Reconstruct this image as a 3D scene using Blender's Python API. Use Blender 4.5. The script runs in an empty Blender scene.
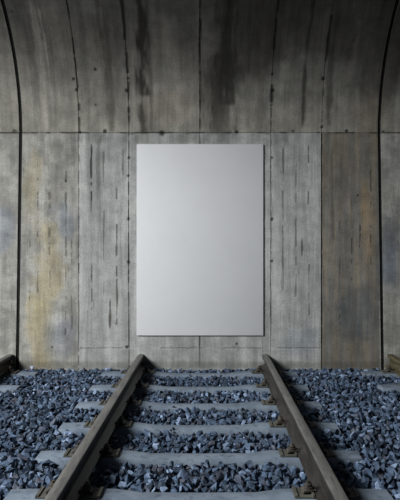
import bpy, bmesh, math, random
import numpy as np
from mathutils import Vector, Matrix
random.seed(7); rng = np.random.default_rng(7)
C = bpy.context.scene.collection
PI = math.pi

# ------------------------------------------------------------------ helpers
def tag(o, label=None, cat=None, group=None, kind=None):
    if label: o['label'] = label
    if cat: o['category'] = cat
    if group: o['group'] = group
    if kind: o['kind'] = kind
    return o
def link(name, me, mat=None, parent=None):
    o = bpy.data.objects.new(name, me); C.objects.link(o)
    if mat: me.materials.append(mat)
    if parent: o.parent = parent
    return o
def from_bm(name, bm, mat, parent=None, smooth=None):
    me = bpy.data.meshes.new(name)
    bmesh.ops.recalc_face_normals(bm, faces=bm.faces[:])
    bm.to_mesh(me); bm.free()
    if smooth is not None:
        for p in me.polygons: p.use_smooth = True
        me.set_sharp_from_angle(angle=math.radians(smooth))
    return link(name, me, mat, parent)
def empty(name, loc):
    o = bpy.data.objects.new(name, None); C.objects.link(o)
    o.location = loc; o.empty_display_size = .05
    return o

class NT:
    """small helper for node materials"""
    def __init__(s, name, rough=.8):
        s.m = bpy.data.materials.new(name); s.m.use_nodes = True
        s.t = s.m.node_tree; s.n = s.t.nodes; s.l = s.t.links
        s.b = s.n['Principled BSDF']; s.b.inputs['Roughness'].default_value = rough
        s.b.inputs['Specular IOR Level'].default_value = .3
    def put(s, sock, v):
        if isinstance(v, bpy.types.NodeSocket): s.l.new(v, sock)
        elif v is not None: sock.default_value = v
    def math(s, op, a, b=None, c=None, clamp=False):
        n = s.n.new('ShaderNodeMath'); n.operation = op; n.use_clamp = clamp
        s.put(n.inputs[0], a); s.put(n.inputs[1], b)
        if c is not None: s.put(n.inputs[2], c)
        return n.outputs[0]
    def ramp(s, v, a, b, x=0., y=1., smooth=True):
        n = s.n.new('ShaderNodeMapRange'); n.interpolation_type = 'SMOOTHSTEP' if smooth else 'LINEAR'
        s.put(n.inputs[0], v)
        for i, q in zip((1, 2, 3, 4), (a, b, x, y)): s.put(n.inputs[i], q)
        return n.outputs[0]
    def mix(s, f, a, b, mode='MIX'):
        n = s.n.new('ShaderNodeMix'); n.data_type = 'RGBA'; n.blend_type = mode
        s.put(n.inputs[0], f); s.put(n.inputs[6], a); s.put(n.inputs[7], b)
        return n.outputs[2]
    def noise(s, vec, scale=5., detail=4., rough=.55, dist=0.):
        n = s.n.new('ShaderNodeTexNoise')
        if vec is not None: s.l.new(vec, n.inputs['Vector'])
        n.inputs['Scale'].default_value = scale; n.inputs['Detail'].default_value = detail
        n.inputs['Roughness'].default_value = rough; n.inputs['Distortion'].default_value = dist
        return n.outputs['Fac']
    def comb(s, x, y, z=0.):
        n = s.n.new('ShaderNodeCombineXYZ')
        for i, v in enumerate((x, y, z)): s.put(n.inputs[i], v)
        return n.outputs[0]
    def bump(s, h, strength=.5, dist=.01):
        n = s.n.new('ShaderNodeBump'); n.inputs['Strength'].default_value = strength
        n.inputs['Distance'].default_value = dist; s.l.new(h, n.inputs['Height'])
        s.l.new(n.outputs[0], s.b.inputs['Normal'])
    def col(s, c): s.put(s.b.inputs['Base Color'], c)

def rgb(r, g, b):
    f = lambda c: (c/255/12.92) if c/255 <= .04045 else ((c/255+.055)/1.055)**2.4
    return (f(r), f(g), f(b), 1)

# ------------------------------------------------------------------ camera frame numbers
F = 530.; CAMZ = 1.47; YW = 6.4; HOR = 247.; ZK = 2.85; RARC = 1.75; SC = F/YW
VPX = 8/F                                     # the tracks run very slightly to the right
def wu(x): return (x-200)/SC
def wv(y):                                    # picture row on the wall -> height along the wall surface
    if y >= HOR-(ZK-CAMZ)*SC: return CAMZ+(HOR-y)/SC
    best = None
    for i in range(400):
        a = i*.004
        z = ZK+RARC*math.sin(a); d = YW-RARC*(1-math.cos(a))
        yy = HOR-(z-CAMZ)/d*F
        if yy <= y: return ZK+RARC*a
    return ZK+RARC*1.6
def wall_point(u, v, off=0.):
    """surface of the wall: upright to ZK, then a circular vault towards the camera"""
    if v <= ZK: return (u, YW-off, v)
    a = min((v-ZK)/RARC, PI/2); ex = max(0, v-ZK-RARC*PI/2)
    r = RARC-off
    return (u, YW-RARC+r*math.cos(a)-ex, ZK+r*math.sin(a))

# ------------------------------------------------------------------ concrete of the wall
_lat = np.random.default_rng(3).random((64, 64, 6))
def vnoise(x, y, octv=4, k=0, gain=.55):
    """fractal value noise, roughly 0..1 around .5"""
    tot = 0; amp = 1.; s = 0
    for o in range(octv):
        xs, ys = x*2**o+13.7*o+5.3*k, y*2**o+7.1*o+3.9*k
        xi, yi = np.floor(xs).astype(int), np.floor(ys).astype(int); fx, fy = xs-xi, ys-yi
        fx = fx*fx*(3-2*fx); fy = fy*fy*(3-2*fy); q = (o+k) % 6
        g = lambda i, j: _lat[(xi+i) % 64, (yi+j) % 64, q]
        tot = tot+amp*((g(0, 0)*(1-fx)+g(1, 0)*fx)*(1-fy)+(g(0, 1)*(1-fx)+g(1, 1)*fx)*fy); s += amp; amp *= gain
    return (tot/s-.5)*1.35+.5
def sst(x, a, b):
    t = np.clip((x-a)/(b-a), 0, 1); return t*t*(3-2*t)
def concrete(u, v):
    """cast colour, painted shade, stains, cracks and tie holes of the wall at (u along, v up the surface)"""
    c = np.zeros((len(u), 3)); crack = np.zeros(len(u))
    def put(m, col):
        nonlocal c
        c = c*(1-m[:, None])+np.array(col[:3])[None]*m[:, None]
    uw = u+(vnoise(u*3, v*.9, 3, 1)-.5)*.05
    uf = u+(vnoise(u*9, v*5, 4, 2)-.5)*.011; vf = v+(vnoise(u*12, v*12, 3, 3)-.5)*.016
    big = vnoise(u*1.3, v*1.3, 4, 4); med = vnoise(u*6, v*6, 5, 5)
    st3 = vnoise(u*5, v*.35, 4, 1); st1 = vnoise(u*16, v*1.1, 4, 2)
    low = (v < ZK).astype(float)
    centre = low*(np.abs(u) < 1.465)
    put(np.ones(len(u)), rgb(134, 131, 122)); put(sst(big, .35, .65), rgb(148, 144, 134))
    put(low, rgb(130, 128, 122)); put(low*sst(med, .35, .65), rgb(150, 148, 141))
    put(centre, rgb(144, 145, 142)); put(centre*sst(st3, .35, .65), rgb(160, 161, 157))
    rp = low*(u > 1.465)*(u < 2.165)
    put(rp*.85, rgb(104, 101, 95)); put(rp*.8*sst(st1, .45, .62), rgb(122, 114, 100))  # browner right panel, its colour also darkened for the weaker light there
    def blot(x, y, rx, ry, colr, amt, ns=3.):
        d = np.hypot((uw-wu(x))/(rx/SC), (v-wv(y))/(ry/SC))+(vnoise(u*ns, v*ns*.7, 5, 3, .65)-.5)*1.6
        put(sst(d, 1.15, .3)*amt, colr)
    och = rgb(158, 146, 112); blu = rgb(106, 116, 130); drk = rgb(70, 68, 62)
    blot(44, 285, 17, 75, och, .6); blot(36, 330, 12, 45, och, .55); blot(32, 190, 10, 50, och, .4)
    blot(68, 222, 16, 26, blu, .42, 6); blot(4, 232, 14, 22, blu, .45, 6); blot(60, 330, 22, 28, blu, .35); blot(66, 150, 18, 20, drk, .3)
    blot(392, 235, 12, 24, rgb(80, 84, 90), .6, 6); blot(394, 270, 14, 30, blu, .6)
    blot(352, 320, 26, 34, rgb(84, 88, 92), .6); blot(345, 350, 30, 14, rgb(104, 98, 84), .5); blot(366, 215, 12, 55, rgb(140, 120, 92), .6)
    blot(340, 180, 16, 40, rgb(104, 98, 88), .5)
    blot(300, 340, 26, 22, rgb(126, 134, 144), .4)
    blot(170, 105, 22, 18, rgb(124, 112, 94), .3); blot(370, 115, 22, 26, rgb(112, 96, 78), .4)
    blot(110, 40, 44, 40, rgb(104, 100, 92), .6)
    K = rgb(26, 24, 21); S = rgb(48, 44, 38); G = rgb(70, 66, 58)
    def vline(x, y0, y1, hw, colr, amt, rag=1., broken=0.):
        nonlocal crack
        v1, v0 = wv(y0), wv(y1); hwm = hw/SC
        d = np.abs((uf if rag < 2 else uw)-wu(x))+(vnoise(u*20, v*5+x, 3, 5)-.5)*hwm*1.6
        m = sst(d, hwm*(1.15 if hw < 2 else 1.5), hwm*(.35 if hw < 2 else .1))*sst(v, v0-.03, v0+.03)*sst(v, v1+.03, v1-.03)
        if broken: m = m*sst(vnoise(v*9, v*0+x*1.37, 3, 4), broken-.06, broken+.06)
        put(m*amt, colr)
        if hw < 1.4: crack = np.maximum(crack, m*amt)
    blot(325, 30, 120, 75, rgb(58, 54, 49), .62, 2.2)  # shade of the upper right vault, painted into the concrete colour
    # shade of the vault painted in, darker towards the top, then its stains
    vault_shade = sst(v+(vnoise(u*2.2, v*.8, 5, 2)-.5)*1.3, wv(125), wv(30))*(v > ZK)
    put(vault_shade*.55, rgb(72, 68, 62)); put(vault_shade*sst(vnoise(u*1.1+4, v*.5, 3, 1), .4, .7)*.5, rgb(50, 47, 43))
    vline(145, -60, 96, 5.5, rgb(34, 31, 26), .88, 2); vline(144, 80, 134, 3, S, .8, 2); vline(147, 90, 133, 5, G, .4, 2)
    vline(112, 28, 132, 4.5, G, .55, 2); vline(106, -20, 40, 2, S, .5, 2); vline(151, 0, 130, 1.6, G, .4)
    vline(228, -60, 105, 9, rgb(42, 40, 35), .8, 2); vline(219, 55, 134, 13, rgb(50, 47, 41), .65, 2); vline(200.5, -60, 133, 1.3, K, .6)
    vline(303, -60, 128, 2.2, rgb(34, 32, 28), .7, 2); vline(259, -60, 130, 5, G, .4, 2)
    vline(46, 0, 130, 4, rgb(168, 163, 152), .4, 2); vline(52, 10, 110, 1.4, rgb(170, 165, 155), .35); vline(349, 20, 80, 3, rgb(130, 124, 112), .4, 2)
    vline(329, 10, 125, 3.5, S, .5, 2)
    # cracks and board lines in the upright panels
    vline(91.5, 145, 212, .9, K, .85, 1, .36); vline(92, 265, 310, .9, S, .8, 1, .42); vline(117, 165, 245, .85, K, .7, 1, .42)
    vline(117, 245, 330, .9, S, .75, 1, .42); vline(110.5, 300, 328, .9, S, .8, 1); vline(66, 170, 345, .9, S, .6, 1, .46)
    vline(123.5, 150, 175, .7, S, .7); vline(104, 150, 300, .8, G, .6, 1, .5); vline(98, 140, 200, 2, G, .35, 2)
    vline(50, 180, 330, 1., G, .6, 1, .52); vline(38, 160, 300, .9, S, .6, 1, .52); vline(30, 240, 300, .8, S, .6, 1, .5); vline(72, 240, 340, .8, S, .5, 1, .5)
    vline(283, 148, 290, .8, K, .6, 1, .4); vline(308.5, 146, 208, .85, K, .75, 1, .38); vline(302, 240, 256, .9, S, .7); vline(309, 258, 316, .65, S, .6, 1, .42)
    vline(296, 150, 300, .8, G, .5, 1, .5); vline(360, 225, 262, 1., K, .7, 1, .5); vline(371, 170, 275, 1., K, .6, 1, .5); vline(352, 190, 290, .9, S, .6, 1, .5)
    vline(340, 200, 330, .8, S, .5, 1, .52); vline(333, 150, 240, 1.5, G, .5, 2)
    # rough dirty rims of the joints
    for x in (79, 129, 200, 271, 322): vline(x, -60, 133, 1.5, K, .75, 1, .38)
    for x, a in ((79, .6), (129, .7), (200, .45), (271, .55), (322, .6)): vline(x, 134, 366, .6, K, a, 1, .4)
    def hline(y, x0, x1, hw, colr, amt, broken=0.):
        nonlocal crack
        hwm = hw/SC; m = sst(np.abs(vf-wv(y)), hwm*1.3, hwm*.4)*(u > wu(x0))*(u < wu(x1))
        if broken: m = m*sst(vnoise(u*6, u*0+y, 3, 4), broken-.06, broken+.06)
        put(m*amt, colr); crack = np.maximum(crack, m*amt*(hw < 2))
    hline(133, -60, 460, .9, S, .6, .42); hline(138, 80, 320, 6, G, .3, .45); hline(348, 80, 321, .8, S, .5, .44); hline(365, -60, 460, 4, G, .4)
    def dot(x, y, r=1.3, colr=K, amt=.9):
        nonlocal crack
        m = sst(np.hypot(uf-wu(x), vf-wv(y)), 1.3*r/SC, .5*r/SC)*amt
        put(m, colr); crack = np.maximum(crack, m)
    for x, y, r in ((76, 79, 1.7), (78, 90, 1.8), (127.5, 91, 2.2), (129, 73, 1.2), (98, 70, 1.6), (96, 105, 1.1), (271, 74, 1.5), (272, 91, 2.2), (321, 79, 2.2), (322, 127, 1.8),
                    (129, 158, 1.6), (128.5, 176, 1.4), (129, 219, 1.7), (129, 262, 1.8), (272, 158, 1.4), (272, 219, 1.7), (272, 261, 1.7), (162, 133, 3.), (237, 132, 1.8), (347, 131, 2.), (293, 131, 1.3),
                    (15, 131, 2.), (80, 133, 1.6), (105, 131, 2.4), (66, 181, 1.1), (384, 132, 1.6), (52, 347, 1.2), (127, 347, 1.8), (237, 344, 1.4), (358, 195, 1.2), (27, 12, 1.)):
        dot(x, y, r)
    return c, crack
def wall_material():
    t = NT('cast_concrete', .88)
    uvn = t.n.new('ShaderNodeUVMap'); uvn.uv_map = 'UVMap'
    sep = t.n.new('ShaderNodeSeparateXYZ'); t.l.new(uvn.outputs[0], sep.inputs[0])
    u, v = sep.outputs[0], sep.outputs[1]; uv = uvn.outputs[0]
    at = t.n.new('ShaderNodeAttribute'); at.attribute_name = 'concrete'
    c = at.outputs['Color']
    fine = t.noise(uv, 60., 5., .7); med = t.noise(uv, 6., 6., .65)
    st1 = t.noise(t.comb(t.math('MULTIPLY', u, 16.), t.math('MULTIPLY', v, 1.1)), 1., 4., .6)
    st2 = t.noise(t.comb(t.math('MULTIPLY', u, 42.), t.math('MULTIPLY', v, 2.2)), 1., 3., .6)
    st3 = t.noise(t.comb(t.math('MULTIPLY', u, 5.), t.math('MULTIPLY', v, .35), 3.), 1., 4., .6)
    low = t.ramp(v, ZK+.01, ZK-.01)
    for f, lo, hi in ((st1, .86, 1.12), (st3, .82, 1.15), (med, .82, 1.16), (fine, .82, 1.17)):
        g = t.n.new('ShaderNodeCombineColor'); x = t.ramp(f, .3, .7, lo, hi)
        for i in range(3): t.l.new(x, g.inputs[i])
        c = t.mix(1., c, g.outputs[0], 'MULTIPLY')
    dash = t.math('MULTIPLY', t.ramp(st2, .60, .70), t.math('MULTIPLY', t.ramp(t.noise(t.comb(t.math('MULTIPLY', u, 30.), t.math('MULTIPLY', v, 3.), 8.), 1., 2.), .5, .62), low))
    c = t.mix(t.math('MULTIPLY', dash, .3), c, rgb(62, 58, 50))
    pits = t.ramp(t.noise(uv, 30., 3., .6), .70, .76)
    c = t.mix(t.math('MULTIPLY', pits, .6), c, rgb(64, 62, 58))
    t.col(c)
    h = t.math('ADD', t.math('MULTIPLY', fine, .5), t.math('MULTIPLY', med, .6)); h = t.math('ADD', h, t.math('MULTIPLY', st2, .8))
    h = t.math('SUBTRACT', h, t.math('MULTIPLY', t.math('MAXIMUM', at.outputs['Alpha'], dash), 1.2))
    t.bump(h, .45, .008)
    return t.m
M_wall = wall_material()

def simple(name, c1, c2, rough=.8, scale=8., stretch=(1, 1, 1), bump=.2, metal=0., c3=None, web=None):
    t = NT(name, rough)
    tc = t.n.new('ShaderNodeTexCoord'); mp = t.n.new('ShaderNodeMapping'); mp.inputs['Scale'].default_value = stretch
    t.l.new(tc.outputs['Object'], mp.inputs[0])
    oi = t.n.new('ShaderNodeObjectInfo'); ad = t.n.new('ShaderNodeVectorMath'); ad.operation = 'ADD'
    t.l.new(mp.outputs[0], ad.inputs[0]); t.l.new(t.math('MULTIPLY', oi.outputs['Random'], 20.), ad.inputs[1])
    v = ad.outputs[0]
    n = t.noise(v, scale, 6., .65)
    c = t.mix(t.ramp(n, .32, .68), c1, c2)
    if c3: c = t.mix(t.ramp(t.noise(v, scale*2.7, 4.), .55, .7), c, c3)
    if web:                                            # rusted web and foot, painted darker with the head sides for their shade
        sz = t.n.new('ShaderNodeSeparateXYZ'); t.l.new(tc.outputs['Object'], sz.inputs[0])
        c = t.mix(t.ramp(sz.outputs[2], .148, .134), c, t.mix(t.ramp(n, .35, .65), web[0], web[1]))
    t.col(c); t.b.inputs['Metallic'].default_value = metal
    t.bump(t.noise(v, scale*8, 4., .7), bump, .004)
    return t.m
M_sleeper = simple('weathered_sleeper_concrete', rgb(86, 96, 108), rgb(106, 116, 127), .85, 6., c3=rgb(76, 85, 96))
M_rail = simple('dull_brown_rail_steel', rgb(82, 81, 79), rgb(104, 102, 99), .5, 7., (3, .5, 3), .12, .15, rgb(70, 66, 62), web=(rgb(32, 29, 27), rgb(54, 50, 46)))
M_railr = simple('ochre_rusted_rail_steel', rgb(60, 56, 42), rgb(88, 80, 58), .7, 7., (3, .5, 3), .12, .1, rgb(48, 42, 32))
M_iron = simple('rusty_fastener_iron', rgb(46, 43, 39), rgb(78, 72, 64), .65, 14., bump=.3, metal=.1, c3=rgb(52, 45, 38))
M_plate = simple('brown_base_plate', rgb(62, 61, 56), rgb(82, 80, 73), .75, 10., bump=.2)
M_ground = simple('dark_subsoil', rgb(34, 36, 42), rgb(56, 58, 64), .95, 9.)
M_filler = simple('black_joint_filler', rgb(14, 14, 14), rgb(22, 22, 21), .9, 9.)
M_board = simple('matt_board_face', rgb(200, 200, 200), rgb(203, 203, 203), .6, 2., bump=.0)

def stone_material():
    t = NT('blue_grey_ballast', .75)
    g = t.n.new('ShaderNodeNewGeometry'); oi = t.n.new('ShaderNodeObjectInfo')
    r = t.math('FRACT', t.math('ADD', g.outputs['Random Per Island'], oi.outputs['Random']))
    r2 = t.math('FRACT', t.math('MULTIPLY', r, 17.31))
    tc = t.n.new('ShaderNodeTexCoord')
    n = t.noise(tc.outputs['Object'], 30., 5., .65)
    c = t.mix(t.ramp(r, 0., 1., smooth=False), rgb(22, 33, 46), rgb(71, 88, 110))
    c = t.mix(t.ramp(r2, .86, .95), c, rgb(116, 132, 156))
    c = t.mix(t.math('MULTIPLY', t.ramp(r2, .15, .05), .6), c, rgb(78, 76, 82))
    c = t.mix(t.math('MULTIPLY', t.ramp(n, .5, .68), .5), c, rgb(90, 106, 130))
    c = t.mix(t.math('MULTIPLY', t.ramp(n, .48, .34), .5), c, rgb(26, 34, 46))
    t.col(c); t.bump(t.noise(tc.outputs['Object'], 90., 4., .7), .35, .004)
    return t.m
M_stone = stone_material()

# ------------------------------------------------------------------ back wall: three bays with open joints between them
VTOP = ZK+RARC*PI/2+1.6
vrows = [-.3]+[i*.012 for i in range(int(ZK/.012))]+[ZK-.007, ZK, ZK+.007]
k = ZK+.016
while k < VTOP: vrows.append(k); k += .012 if k < 4.6 else .08
def joint_lean(v): return -.045*(1-min(max(v, 0), ZK)/ZK)       # the open joints lean outwards a little near the ground
def wall_bay(u0, u1, seams, centre=False, step=.009):
    us = [u0]
    for s in seams: us += [s-.006, s-.0025, s+.0025, s+.006]
    us.append(u1)
    full = []
    for a, b in zip(us, us[1:]):
        full.append(a); n = int((b-a)/step)
        full += [a+(b-a)*i/(n+1) for i in range(1, n+1)]
    full.append(u1)
    def off(u, v):
        o = 0.
        if any(abs(u-s) < .004 for s in seams) and v > .26: o -= .007
        if any(abs(v-q) < .002 for q in (ZK,)): o -= .008
        if centre and abs(u) < 1.462 and v < ZK-.001: o += .006
        if centre and abs(u) < 1.462 and v < .25: o += .003
        return o
    bm = bmesh.new(); uvl = bm.loops.layers.uv.new('UVMap')
    grid = []
    for v in vrows:
        row = []
        for u in full:
            sh = 0.
            for ue in (-2.165, 2.165):
                w = max(0, 1-abs(u-ue)/.3); sh += w*joint_lean(v)*(-1 if ue > 0 else 1)
            row.append((bm.verts.new(wall_point(u+sh, v, off(u, v))), u+sh, v))
        grid.append(row)
    for j in range(len(vrows)-1):
        for i in range(len(full)-1):
            q = (grid[j][i], grid[j][i+1], grid[j+1][i+1], grid[j+1][i])
            f = bm.faces.new([a[0] for a in q]); f.smooth = True
            for lp, a in zip(f.loops, q): lp[uvl].uv = (a[1], a[2])
    # slab thickness
    back = []
    for j, v in enumerate(vrows):
        back.append([bm.verts.new(wall_point(grid[j][i][1], v, -.3)) for i in (0, len(full)-1)])
    for j in range(len(vrows)-1):
        for e, i in ((0, 0), (1, len(full)-1)):
            f = bm.faces.new([grid[j][i][0], back[j][e], back[j+1][e], grid[j+1][i][0]])
            for lp in f.loops: lp[uvl].uv = (grid[j][i][1], vrows[j])
        bm.faces.new([back[j][0], back[j][1], back[j+1][1], back[j+1][0]])
    bm.faces.new([g[0] for g in grid[-1]]+[back[-1][1], back[-1][0]])
    bm.faces.new([g[0] for g in grid[0]]+[back[0][1], back[0][0]])
    bmesh.ops.recalc_face_normals(bm, faces=bm.faces[:])
    guv = np.array([(q[1], q[2]) for g in grid for q in g]); ng = len(guv)
    o = from_bm('wall_back', bm, M_wall, smooth=20)
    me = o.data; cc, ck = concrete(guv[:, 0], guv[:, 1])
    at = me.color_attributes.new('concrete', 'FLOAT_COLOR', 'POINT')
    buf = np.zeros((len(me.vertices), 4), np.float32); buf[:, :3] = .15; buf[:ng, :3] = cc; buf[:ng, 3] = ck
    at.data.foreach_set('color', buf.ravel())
    return tag(o, kind='structure')
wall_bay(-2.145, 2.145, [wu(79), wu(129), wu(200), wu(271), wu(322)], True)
wall_bay(-7.5, -2.185, [-4.4, -3.3], step=.03); wall_bay(2.185, 7.5, [3.3, 4.4], step=.03)
for n, ue in enumerate((-2.165, 2.165)):                          # dark filler strip deep inside each joint
    bm = bmesh.new(); prev = None
    for v in vrows:
        x = ue+joint_lean(v)*(-1 if ue > 0 else 1)
        ring = [bm.verts.new(wall_point(x+dx, v, o)) for dx, o in ((-.0195, -.012), (.0195, -.012), (.0195, -.12), (-.0195, -.12))]
        if prev:
            for i in range(4): bm.faces.new((prev[i], prev[(i+1) % 4], ring[(i+1) % 4], ring[i]))
        else: bm.faces.new(ring)
        prev = ring
    bm.faces.new(prev)
    tag(from_bm('trim_%d' % (n+1), bm, M_filler), kind='structure')

# ground slab under the ballast
bm = bmesh.new(); bmesh.ops.create_cube(bm, size=1)
for vv in bm.verts: vv.co = Vector((vv.co.x*14, vv.co.y*13.4-.3, vv.co.z*.2-.16))
tag(from_bm('floor', bm, M_ground), kind='structure')

# ------------------------------------------------------------------ blank poster board
bx0, bx1, bz1, bz0 = wu(137), wu(263.2), CAMZ+(HOR-144.5)/SC, CAMZ-(335.3-HOR)/SC
bm = bmesh.new(); bmesh.ops.create_cube(bm, size=1)
for vv in bm.verts: vv.co = Vector((vv.co.x*(bx1-bx0), vv.co.y*.018, vv.co.z*(bz1-bz0)))
bmesh.ops.bevel(bm, geom=bm.edges[:], offset=.004, segments=3, affect='EDGES', profile=.5)
o = from_bm('blank_poster', bm, M_board, smooth=40)
o.location = ((bx0+bx1)/2, YW-.006-.009, (bz0+bz1)/2)
tag(o, 'large blank white upright poster board mounted on the concrete wall above the track', 'poster')

# ------------------------------------------------------------------ rails
BASE = .030; TOP = .179
def rail_profile():
    H = TOP-BASE
    half = [(0., 0.), (.066, 0.), (.070, .003), (.070, .010), (.030, .020), (.014, .028), (.0085, .042), (.0085, H-.055), (.012, H-.046), (.033, H-.038), (.0365, H-.034), (.0365, H-.012), (.033, H-.004), (.024, H-.0008), (0., H)]
    return half+[(-x, z) for x, z in reversed(half[1:-1])]
def railx(xw, y): return xw-VPX*(YW-y)
def make_rail(xw, y0, y1, mat, label, group=None):
    bm = bmesh.new(); prof = rail_profile(); rings = []
    L = y1-y0
    for s in range(9):
        y = -L+L*s/8
        rings.append([bm.verts.new((x, y, z)) for x, z in prof])
    for a, b in zip(rings, rings[1:]):
        for i in range(len(prof)): bm.faces.new((a[i], a[(i+1) % len(prof)], b[(i+1) % len(prof)], b[i]))
    bm.faces.new(rings[0]); bm.faces.new(rings[-1])
    o = from_bm('rail', bm, mat, smooth=30)
    o.location = (xw, y1, BASE); o.rotation_euler.z = -math.atan(VPX)
    tag(o, label, 'rail', group)
    return o
XL, XR = (141-200)/SC, (265-200)/SC
XLL, XRR = (11-200)/SC, (390-200)/SC
YE = YW-.012
make_rail(XL, .6, YE, M_rail, 'left rail of the middle track, brown steel with a lit running top')
make_rail(XR, .6, YE, M_rail, 'right rail of the middle track, dull brown steel standing on bolted base plates')
make_rail(XLL, 3., YE, M_rail, 'short dark rail end of the neighbouring track at the left edge of the photo')
make_rail(XRR, 3., YE, M_railr, 'short ochre rusted rail end of the neighbouring track at the right edge of the photo')
make_rail(XLL-1.5, 3., YE, M_rail, 'far outer rail of the neighbouring track on the left')
make_rail(XRR+1.5, 3., YE, M_railr, 'far outer rail of the neighbouring track on the right')

# ------------------------------------------------------------------ sleepers
YS = [6.11-.6*i for i in range(7)]
def make_sleeper():
    # stations along the length: x, top height, half width at top, half width at bottom
    bm = bmesh.new(); L = 1.135
    st = [(-L, .0, .080, .11), (-L+.012, .018, .076, .11), (-.98, .022, .076, .11), (-.50, .022, .076, .11), (-.34, .004, .070, .10), (0, .002, .068, .10),
          (.34, .004, .070, .10), (.50, .022, .076, .11), (.98, .022, .076, .11), (L-.012, .018, .076, .11), (L, .0, .080, .11)]
    rings = []
    for x, zt, wt, wb in st:
        p = [(-wb, -.16), (wb, -.16), (wt+.014, zt-.035), (wt, zt-.008), (wt-.01, zt), (-wt+.01, zt), (-wt, zt-.008), (-wt-.014, zt-.035)]
        rings.append([bm.verts.new((x, a, b)) for a, b in p])
    for a, b in zip(rings, rings[1:]):
        for i in range(8): bm.faces.new((a[i], a[(i+1) % 8], b[(i+1) % 8], b[i]))
    bm.faces.new(rings[0]); bm.faces.new(rings[-1])
    return from_bm('railway_sleeper', bm, M_sleeper, smooth=40)
ordn = ['farthest one, nearest the wall', 'second from the wall', 'third from the wall', 'fourth from the wall', 'fifth from the wall', 'sixth from the wall', 'seventh from the wall']
ords = ['nearest the wall']+['%s from the wall' % q for q in ('second', 'third', 'fourth', 'fifth', 'sixth', 'seventh')]
sl0 = make_sleeper(); used = False
sleepers = []
def put_sleeper(x, y, label, group):
    global used
    o = sl0 if not used else sl0.copy()
    if used: C.objects.link(o)
    used = True
    o.location = (x, y, 0); tag(o, label, 'sleeper', group); sleepers.append((x, y)); return o
for i, y in enumerate(YS):
    put_sleeper(-.008+.0, y, 'pale grey concrete sleeper of the middle track, '+ordn[i], 'concrete sleepers of the middle track')
XCL, XCR = -1.87-1.135, 1.875+1.135
for i, y in enumerate(YS[:4]):
    put_sleeper(XCL, y-.01, 'concrete sleeper of the left neighbouring track, '+ordn[i], 'concrete sleepers of the left neighbouring track')
    put_sleeper(XCR, y+.02, 'concrete sleeper of the right neighbouring track, '+ordn[i], 'concrete sleepers of the right neighbouring track')

# ------------------------------------------------------------------ rail fasteners: base plate, and on each side a clip, bolt and nut
def box(bm, x0, x1, y0, y1, z0, z1):
    r = bmesh.ops.create_cube(bm, size=1)['verts']
    for v in r: v.co = Vector(((x0+x1)/2+v.co.x*(x1-x0), (y0+y1)/2+v.co.y*(y1-y0), (z0+z1)/2+v.co.z*(z1-z0)))
    return r
def make_fastener(mat=M_iron):
    t = empty('rail_fastener', (0, 0, 0))
    bm = bmesh.new()
    box(bm, -.19, .19, -.066, .066, 0, .008)
    bmesh.ops.bevel(bm, geom=[e for e in bm.edges], offset=.003, segments=2, affect='EDGES')
    for s in (-1, 1):
        r = box(bm, min(s*.074, s*.086), max(s*.074, s*.086), -.07, .07, .006, .024)     # rib that holds the rail foot
        box(bm, min(s*.168, s*.186), max(s*.168, s*.186), -.06, .06, .006, .016)
    from_bm('base_plate', bm, M_plate, t, smooth=30)
    for s in (-1, 1):
        # sprung clip: curved leaf arching from the plate over the bolt onto the rail foot
        bm = bmesh.new(); path = [(.138, .008), (.132, .017), (.120, .023), (.106, .025), (.094, .025), (.080, .022), (.064, .020), (.054, .021)]
        prev = None
        for i, (x, z) in enumerate(path):
            w = .034 if 1 <= i <= 5 else .026
            ring = [bm.verts.new((s*x, -w, z)), bm.verts.new((s*x, w, z)), bm.verts.new((s*x, w, z+.011)), bm.verts.new((s*x, -w, z+.011))]
            if prev:
                for q in range(4): bm.faces.new((prev[q], prev[(q+1) % 4], ring[(q+1) % 4], ring[q]))
            else: bm.faces.new(ring)
            prev = ring
        bm.faces.new(prev)
        bmesh.ops.bevel(bm, geom=[e for e in bm.edges if e.calc_length() > .045], offset=.003, segments=2, affect='EDGES')
        from_bm('clip', bm, mat, t, smooth=35)
        bm = bmesh.new()
        bmesh.ops.create_cone(bm, cap_ends=True, segments=16, radius1=.011, radius2=.010, depth=.072)
        b = from_bm('bolt', bm, mat, t, smooth=35); b.location = (s*.100, 0, .042)
        bm = bmesh.new()
        bmesh.ops.create_cone(bm, cap_ends=True, segments=6, radius1=.023, radius2=.021, depth=.020)
        r = bmesh.ops.create_cone(bm, cap_ends=True, segments=20, radius1=.028, radius2=.028, depth=.006, matrix=Matrix.Translation((0, 0, -.012)))
        bmesh.ops.bevel(bm, geom=[e for e in bm.edges], offset=.0015, segments=1, affect='EDGES')
        nn = from_bm('nut', bm, mat, b, smooth=35); nn.location = (0, 0, .012); nn.rotation_euler.z = .4*s
    return t
def copy_tree(o, parent=None):
    c = o.copy(); C.objects.link(c)
    if parent: c.parent = parent
    for ch in o.children: copy_tree(ch, c)
    return c
f0 = make_fastener(); f0_used = False
def put_fastener(x, y, label, group):
    global f0_used
    o = f0 if not f0_used else copy_tree(f0)
    f0_used = True
    o.location = (x, y, .0222); o.rotation_euler.z = -math.atan(VPX)
    tag(o, label, 'rail fastener', group)
for i, y in enumerate(YS):
    for xw, nm in ((XL, 'left'), (XR, 'right')):
        put_fastener(railx(xw, y), y, 'rusty bolted fastener of the %s middle rail on sleeper %s' % (nm, ords[i]), 'fasteners along the %s rail of the middle track' % nm)
for i, y in enumerate(YS[:2]):
    put_fastener(railx(XLL, y-.01), y-.01, 'rusty bolted fastener under left neighbouring rail, sleeper '+ords[i], 'fasteners of the neighbouring tracks')
    put_fastener(railx(XRR, y+.02), y+.02, 'rusty bolted fastener under right neighbouring rail, sleeper '+ords[i], 'fasteners of the neighbouring tracks')

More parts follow.
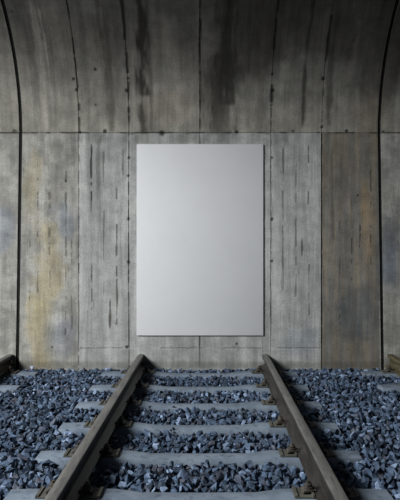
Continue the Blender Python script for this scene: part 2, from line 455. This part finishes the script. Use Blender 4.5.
# ------------------------------------------------------------------ ballast
protos = []
for k in range(28):
    bm = bmesh.new()
    ax = (1., random.uniform(.62, .95), random.uniform(.5, .8))
    for i in range(random.choice((9, 10, 12, 14))):
        p = Vector((random.gauss(0, 1), random.gauss(0, 1), random.gauss(0, 1))).normalized()*random.uniform(.85, 1.1)
        bm.verts.new((p.x*ax[0], p.y*ax[1], p.z*ax[2]))
    r = bmesh.ops.convex_hull(bm, input=bm.verts)
    bmesh.ops.delete(bm, geom=[g for g in r['geom_interior'] if isinstance(g, bmesh.types.BMVert)], context='VERTS')
    bmesh.ops.dissolve_limit(bm, angle_limit=.3, verts=bm.verts[:], edges=bm.edges[:])
    bmesh.ops.triangulate(bm, faces=bm.faces[:])
    bmesh.ops.recalc_face_normals(bm, faces=bm.faces[:])
    bm.verts.index_update()
    protos.append((np.array([v.co[:] for v in bm.verts]), np.array([[v.index for v in f.verts] for f in bm.faces])))
    bm.free()
def rotm():
    q = rng.normal(size=4); q /= np.linalg.norm(q); w, x, y, z = q
    return np.array([[1-2*(y*y+z*z), 2*(x*y-z*w), 2*(x*z+y*w)], [2*(x*y+z*w), 1-2*(x*x+z*z), 2*(y*z-x*w)], [2*(x*z-y*w), 2*(y*z+x*w), 1-2*(x*x+y*y)]])
def on_sleeper(x, y, m):
    for sx, sy in sleepers:
        if abs(x-sx) < 1.135+m and abs(y-sy) < .078+m: return True
    return False
RX = (XL, XR, XLL, XRR, XLL-1.5, XRR+1.5)
stones = []     # proto, size, position, layer
SP = .050
yy = 2.35
row = 0
while yy < YW-.03:
    W = .38*yy+.75; xx = -W+(row % 2)*SP/2
    while xx < W:
        for layer in (0, 1):
            x = xx+rng.uniform(-.4, .4)*SP+layer*.02; y = yy+rng.uniform(-.4, .4)*SP+layer*.02
            s = rng.choice((.025, .029, .034, .040, .047), p=(.2, .27, .27, .18, .08))
            y = min(y, YW-.004-s)
            dr = min(abs(x-railx(q, y)) for q in RX)
            if layer == 0:
                # the bed lies a little lower between the sleepers of the middle track than outside it
                z = (-.012 if abs(x) < .95 else -.008)+rng.uniform(-.012, .010)
                if on_sleeper(x, y, s*.42): continue
                if dr < .085+s*.6: z = min(z, .012-s)
                if dr < .19 and on_sleeper(x, y, .03+s): continue
            else:
                if rng.random() < .35 or on_sleeper(x, y, .03): continue
                z = -.042+rng.uniform(-.008, .008)
            stones.append((rng.integers(len(protos)), s, (x, y, z), layer))
        xx += SP
    yy += SP*.87; row += 1
# a few strays lying on the sleepers
for sx, sy in sleepers:
    for q in range(5):
        x = sx+rng.uniform(-1.1, 1.1); y = sy+rng.choice((-1, 1))*rng.uniform(.06, .09)
        if min(abs(x-railx(r, y)) for r in RX) < .2: continue
        stones.append((rng.integers(len(protos)), .017, (x, y, .012), 2))
# choose the 300 that show largest: nearest in the frame
vis = []
for i, (p, s, (x, y, z), layer) in enumerate(stones):
    if layer: continue
    px = 200+F*x/y; py = HOR+(CAMZ-z)/y*F
    if not (3 < px < 397 and py < 494): continue
    if min(abs(x-railx(q, y)) for q in RX) < .12: continue
    if 0 < x-railx(XL, y) < .2 or 0 < x-railx(XR, y) < .2: continue
    vis.append((-(s/y)*(1+.0*py), i))
vis.sort(); single = set(i for _, i in vis[:300])
V, T, off = [], [], 0
solo = []
for i, (p, s, pos, layer) in enumerate(stones):
    pv, pf = protos[p]
    R = rotm(); sc = np.array([1, 1, .8])
    w = (pv*s)@R.T
    if i in single: solo.append((w, pf, pos)); continue
    w = w+np.array(pos); V.append(w); T.append(pf+off); off += len(w)
V = np.concatenate(V); T = np.concatenate(T)
me = bpy.data.meshes.new('ballast')
me.vertices.add(len(V)); me.vertices.foreach_set('co', V.astype(np.float32).ravel())
me.loops.add(T.size); me.loops.foreach_set('vertex_index', T.astype(np.int32).ravel())
me.polygons.add(len(T)); me.polygons.foreach_set('loop_start', np.arange(0, T.size, 3, dtype=np.int32))
try: me.polygons.foreach_set('loop_total', np.full(len(T), 3, dtype=np.int32))
except Exception: pass
me.update(calc_edges=True); me.validate()
me.shade_flat() if hasattr(me, 'shade_flat') else None
tag(link('ballast', me, M_stone), 'bed of crushed blue grey stone filling the ground around the sleepers', 'gravel', kind='stuff')
zones = {'l': ('large angular blue grey ballast stone in the bed left of the middle track', 'larger ballast stones left of the middle track'),
         'm': ('large angular blue grey ballast stone between the two rails of the middle track', 'larger ballast stones between the rails of the middle track'),
         'r': ('large angular blue grey ballast stone in the bed right of the middle track', 'larger ballast stones right of the middle track')}
for w, pf, pos in solo:
    me = bpy.data.meshes.new('ballast_stone'); me.from_pydata([tuple(a) for a in w], [], [tuple(int(q) for q in f) for f in pf]); me.update()
    o = link('ballast_stone', me, M_stone); o.location = pos
    z = 'l' if pos[0] < railx(XL, pos[1]) else ('m' if pos[0] < railx(XR, pos[1]) else 'r')
    tag(o, zones[z][0], 'stone', zones[z][1])
# one pale stone lying against the foot of the wall
pv, pf = protos[3]
M_pale = simple('pale_stone', rgb(128, 136, 158), rgb(160, 166, 182), .8, 12.)
me = bpy.data.meshes.new('pale_stone'); me.from_pydata([tuple(a*np.array((.055, .04, .032))) for a in pv], [], [tuple(int(q) for q in f) for f in pf]); me.update()
o = link('pale_stone', me, M_pale); o.location = (wu(30)*.985, YW-.06, .025)
tag(o, 'pale lilac grey stone lying against the foot of the wall, far left', 'stone')

# ------------------------------------------------------------------ daylight
w = bpy.data.worlds.new('World'); bpy.context.scene.world = w; w.use_nodes = True
wt = w.node_tree; bg = wt.nodes['Background']       # sky strength shaped by direction: bright to the left, dimmed to the right
bg.inputs[0].default_value = (.72, .85, 1., 1)
tc = wt.nodes.new('ShaderNodeTexCoord'); dt = wt.nodes.new('ShaderNodeVectorMath'); dt.operation = 'DOT_PRODUCT'
wt.links.new(tc.outputs['Generated'], dt.inputs[0]); dt.inputs[1].default_value = Vector((-1., -.12, .16)).normalized()
mr = wt.nodes.new('ShaderNodeMapRange'); mr.interpolation_type = 'SMOOTHSTEP'
wt.links.new(dt.outputs['Value'], mr.inputs[0])
for i, q in zip((1, 2, 3, 4), (.0, .9, .006, .44)): mr.inputs[i].default_value = q
wt.links.new(mr.outputs[0], bg.inputs[1])
L = bpy.data.lights.new('daylight', 'AREA'); L.shape = 'RECTANGLE'; L.size = 3.2; L.size_y = 2.4; L.energy = 1850; L.color = (.97, .99, 1.)
lo = bpy.data.objects.new('daylight', L); C.objects.link(lo)
lo.location = (-7.3, 1.0, 5.7)
lo.rotation_euler = (Vector((-.3, 6.0, .6))-lo.location).to_track_quat('-Z', 'Y').to_euler()

# ------------------------------------------------------------------ camera
cam = bpy.data.cameras.new('camera'); co = bpy.data.objects.new('camera', cam); C.objects.link(co)
cam.sensor_fit = 'HORIZONTAL'; cam.sensor_width = 36; cam.lens = F*36/400; cam.shift_y = -3/400; cam.clip_start = .05
co.location = (0, 0, CAMZ); co.rotation_euler = (PI/2, 0, 0)
sc = bpy.context.scene; sc.camera = co
sc.view_settings.view_transform = 'Standard'; sc.view_settings.look = 'None'
sc.view_settings.exposure = 0; sc.view_settings.gamma = 1; sc.view_settings.use_curve_mapping = False
